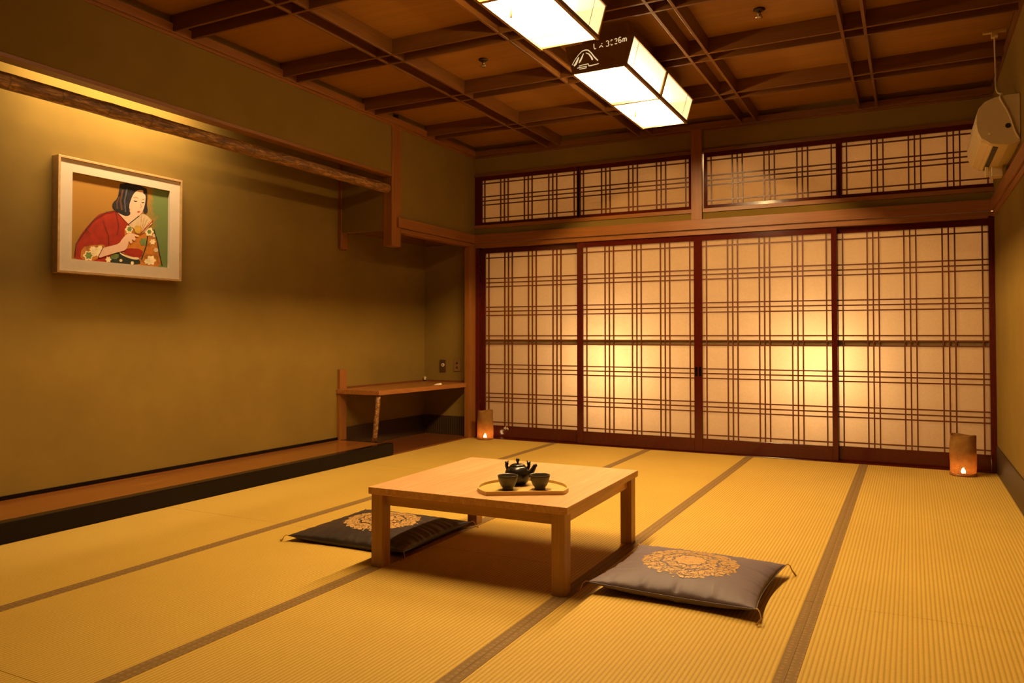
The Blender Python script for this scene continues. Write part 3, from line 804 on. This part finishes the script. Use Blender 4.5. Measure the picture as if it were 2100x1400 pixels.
paint([(735, 370), (990, 415), (1000, 520), (992, 600), (1003, 660), (985, 690), (955, 668), (958, 560), (830, 560), (815, 640), (838, 690), (800, 714), (740, 694), (690, 660), (655, 625), (660, 580), (705, 540), (722, 470)], 1)
paint([(835, 540), (860, 480), (905, 452), (965, 455), (982, 500), (978, 570), (962, 640), (935, 690), (905, 712), (870, 700), (838, 665), (815, 620), (818, 580)], 2, 2)
paint([(735, 385), (900, 415), (905, 452), (862, 490), (838, 545), (818, 610), (826, 670), (780, 690), (715, 640), (718, 500)], 1)
paint([(960, 440), (992, 450), (1000, 540), (985, 560), (980, 500), (955, 490)], 1)
line([(760, 450), (735, 560), (750, 650)], 9, 12); line([(800, 440), (775, 560), (785, 670)], 6, 13); line([(725, 520), (700, 580), (705, 640)], 6, 12)
paint([(858, 553), (880, 560), (904, 560), (890, 572), (872, 570)], 5, 1); paint([(936, 572), (952, 573), (972, 568), (960, 582), (946, 582)], 5, 1)
line([(862, 532), (885, 522), (908, 536)], 2.5, 4); line([(945, 548), (968, 544)], 2.5, 4)
line([(928, 590), (940, 620), (926, 628)], 2, 4)
dot(912, 667, 15, 10, 8)
paint([(800, 800), (930, 690), (980, 690), (1055, 765), (1000, 830), (930, 895), (870, 830)], 8)
paint([(862, 800), (945, 805), (935, 880), (880, 880)], 9)
for t in (0, .25, .5, .75, 1): line([(925, 892), (940+t*115, 700+t*70)], 2, 4)
line([(812, 790), (918, 705)], 4, 5); line([(925, 885), (1050, 752)], 4, 3)
paint([(560, 1020), (640, 1000), (720, 980), (755, 925), (800, 880), (840, 872), (918, 902), (905, 912), (865, 902), (885, 930), (870, 955), (845, 930), (850, 965), (835, 980), (815, 950), (808, 985), (790, 1040), (720, 1058), (640, 1080), (510, 1122), (530, 1070)], 2)
line([(570, 1010), (520, 1110)], 3, 5); line([(400, 850), (480, 745), (600, 672), (690, 655)], 3, 5); line([(300, 1110), (310, 980), (400, 850)], 3, 5)
line([(690, 665), (720, 800), (700, 900)], 2, 5); line([(570, 760), (620, 900), (625, 985)], 2, 5); line([(400, 830), (430, 870), (450, 880)], 2, 5)
cv.build('painting', PM, pic)

# ------------------------------------------------------------------ air conditioner with its cord
AY0, AY1 = 5.100, 5.900
ac = thing('air_conditioner', 'cream wall mounted air conditioner above the rail on right wall', 'air conditioner', (XR, AY0, 2.070))
prof = [(0, 0.015), (-.060, 0), (-.100, .004), (-.150, .018), (-.190, .050), (-.208, .090), (-.215, .140), (-.212, .190), (-.200, .226), (-.170, .258), (-.120, .278), (-.060, .285), (0, .285)]
b = MB(); n = len(prof); Ln = AY1-AY0
vs = [(x, 0, z) for x, z in prof] + [(x, Ln, z) for x, z in prof]
b.add(vs, [list(range(n)), list(range(n, 2*n))[::-1]]); b.add(vs, [(i, (i+1) % n, n+(i+1) % n, n+i) for i in range(n)], 0, False)
b.build('housing', M['plastic'], ac, .004)
prof2 = [(x*.985-.002, .004+z*.985) for x, z in prof]
b = MB(); vs = [(x, -.004, z) for x, z in prof2] + [(x, .001, z) for x, z in prof2]
b.add(vs, [list(range(n)), list(range(n, 2*n))[::-1]]); b.add(vs, [(i, (i+1) % n, n+(i+1) % n, n+i) for i in range(n)])
b.build('end_cap', M['plastic'], ac, .002)
# outlet louver underneath, slanted with the body
def under(x): 
    for (a, b) in zip(prof, prof[1:]):
        if b[0] <= x <= a[0]: return a[1]+(b[1]-a[1])*(x-a[0])/(b[0]-a[0])
lv = MB()
for (x0, x1) in ((-.128, -.104),):
    lv.add([(x0, .05, under(x0)-.003), (x1, .05, under(x1)-.003), (x1, Ln-.05, under(x1)-.003), (x0, Ln-.05, under(x0)-.003), (x0, .05, under(x0)+.002), (x1, .05, under(x1)+.002), (x1, Ln-.05, under(x1)+.002), (x0, Ln-.05, under(x0)+.002)], [(0, 1, 2, 3), (4, 5, 6, 7), (0, 1, 5, 4), (1, 2, 6, 5), (2, 3, 7, 6), (3, 0, 4, 7)])
lv.build('air_slot', M['grey'], ac)
fl_ = MB()
for (x0, x1) in ((-.188, -.134),):
    fl_.add([(x0, .03, under(x0)-.006), (x1, .03, under(x1)-.005), (x1, Ln-.03, under(x1)-.005), (x0, Ln-.03, under(x0)-.006), (x0, .03, under(x0)+.002), (x1, .03, under(x1)+.002), (x1, Ln-.03, under(x1)+.002), (x0, Ln-.03, under(x0)+.002)], [(0, 1, 2, 3), (4, 5, 6, 7), (0, 1, 5, 4), (1, 2, 6, 5), (2, 3, 7, 6), (3, 0, 4, 7)])
fl_.build('flap', M['plastic_warm'], ac, .001)
MB().tube([(-.060, -.0038, .110), (-.060, -.0065, .110)], .014, 16).build('screw_cover', M['grey'], ac)
MB().tube([(-.150, -.0038, .075), (-.150, -.009, .075)], .007, 10).build('indicator_stud', M['white'], ac)
MB().box((-.095, Ln-.19, -.060), (-.03, Ln-.09, .010)).build('pipe_cover', M['plastic'], ac, .006)
MB().box((-.125, Ln-.17, -.055), (-.105, Ln-.13, .010)).build('drain_hose', M['plastic_warm'], ac, .004)
# ceiling raceway with plug, and the cord
so = thing('ceiling_outlet', 'small cream ceiling outlet bar above the air conditioner', 'outlet', (.480, 5.610, ZB))
MB().box((-.062, -.016, -.014), (.062, .016, 0)).build('outlet_bar', M['plastic'], so, .002)
MB().box((-.018, -.018, -.045), (.018, .018, -.013)).build('plug', M['plastic_warm'], so, .003)
cp = [(.480, 5.610, 2.858), (.479, 5.59, 2.78), (.474, 5.50, 2.62), (.462, 5.36, 2.48), (.462, 5.24, 2.41), (.475, 5.155, 2.378), (.470, 5.10, 2.366), (.458, 5.090, 2.345), (.468, 5.0885, 2.315), (.495, 5.0885, 2.255), (.512, 5.0885, 2.20), (.530, 5.0885, 2.135), (.548, 5.0885, 2.100)]
def spline(p, k=6):
    p = [Vector(q) for q in p]; out = []
    for i in range(len(p)-1):
        a, b, c, d = p[max(i-1, 0)], p[i], p[i+1], p[min(i+2, len(p)-1)]
        for s in range(k):
            t = s/k; out.append(.5*((2*b)+(c-a)*t+(2*a-5*b+4*c-d)*t*t+(3*b-a-3*c+d)*t**3))
    return out+[p[-1]]
o = MB().tube(spline(cp), .0052, 10).build('power_cord', M['plastic'])
tag(o, 'cream power cord hanging from ceiling outlet down to the air conditioner', 'cord')

# sprinkler heads
def sprinkler(label, x, y):
    S = thing('sprinkler_head', label, 'sprinkler', (x, y, ZB), 0, 'ceiling sprinklers')
    MB().lathe([(0, 0), (.032, 0), (.034, -.005), (.020, -.014), (.012, -.016), (0, -.016)], 24).build('escutcheon', M['iron'], S)
    MB().lathe([(0, -.015), (.010, -.016), (.009, -.035), (.005, -.037), (.004, -.048), (0, -.048)], 16).build('nozzle', M['metal'], S)
    MB().lathe([(0, -.047), (.020, -.047), (.021, -.050), (.006, -.053), (0, -.053)], 20).build('deflector', M['metal'], S)
    for s in (-1, 1): MB().tube([(s*.008, 0, -.030), (s*.015, 0, -.038), (s*.010, 0, -.048)], .0022, 8).build('frame_arm', M['metal'], S)
sprinkler('small sprinkler head on ceiling panel left of the lamps', -2.590, 4.585)
sprinkler('small sprinkler head on ceiling panel right of the lamps', -.765, 4.610)

# hidden alcove strip light behind the hanging wall
dl = thing('alcove_strip_light', 'strip light tucked behind the hanging wall over the picture', 'strip light', (-4.08, 3.12, ZB))
MB().box((-.05, -.60, -.10), (.05, .60, 0)).build('light_housing', M['iron'], dl, .004)

# ------------------------------------------------------------------ lights
def light(name, typ, loc, energy, col, size=.05, **kw):
    d = bpy.data.lights.new(name, typ); d.energy = energy; d.color = col
    if typ in ('POINT', 'SPOT'): d.shadow_soft_size = size
    o = bpy.data.objects.new(name, d); COL.objects.link(o); o.location = loc
    for k, v in kw.items(): setattr(d, k, v)
    return o
WARM = (1.0, .60, .26)
al = light('alcove_glow', 'AREA', (-4.10, 3.12, ZB-.115), 13., (1., .72, .42)); al.data.shape = 'RECTANGLE'; al.data.size = .08; al.data.size_y = 1.12; al.data.spread = math.radians(125)
al.rotation_euler = (0, math.radians(32), 0)
light('veranda_glow', 'POINT', (-2.44, 7.20, .76), 48., (1., .74, .47), .10)
light('veranda_glow', 'POINT', (-.68, 7.18, .78), 44., (1., .74, .47), .10)
for x in (-3.3, -1.5, .0):
    o = light('veranda_ceiling_glow', 'AREA', (x, 7.75, 2.75), 8., (1., .62, .28)); o.data.shape = 'RECTANGLE'; o.data.size = 1.2; o.data.size_y = .4

w = bpy.data.worlds.new('night'); SC.world = w; w.use_nodes = True
bg = w.node_tree.nodes['Background']; bg.inputs[0].default_value = (.9, .5, .2, 1); bg.inputs[1].default_value = .02

# ------------------------------------------------------------------ camera and view
cam = bpy.data.cameras.new('camera'); co = bpy.data.objects.new('camera', cam); COL.objects.link(co)
cam.sensor_width = 36; cam.lens = 36*1583.5/2100
cam.shift_y = -44.56/2100
cam.clip_start = .02
co.location = (0, 0, 1.0)
co.rotation_euler = (math.radians(90+1.2285), 0, math.radians(27.32))
SC.camera = co
vs_ = SC.view_settings
vs_.view_transform = 'Standard'; vs_.look = 'None'; vs_.exposure = 1.05; vs_.gamma = 1.; vs_.use_curve_mapping = False
try:
    SC.cycles.use_denoising = True
    SC.cycles.max_bounces = 10; SC.cycles.diffuse_bounces = 6; SC.cycles.transparent_max_bounces = 16
    SC.cycles.sample_clamp_indirect = 6.
except Exception: pass
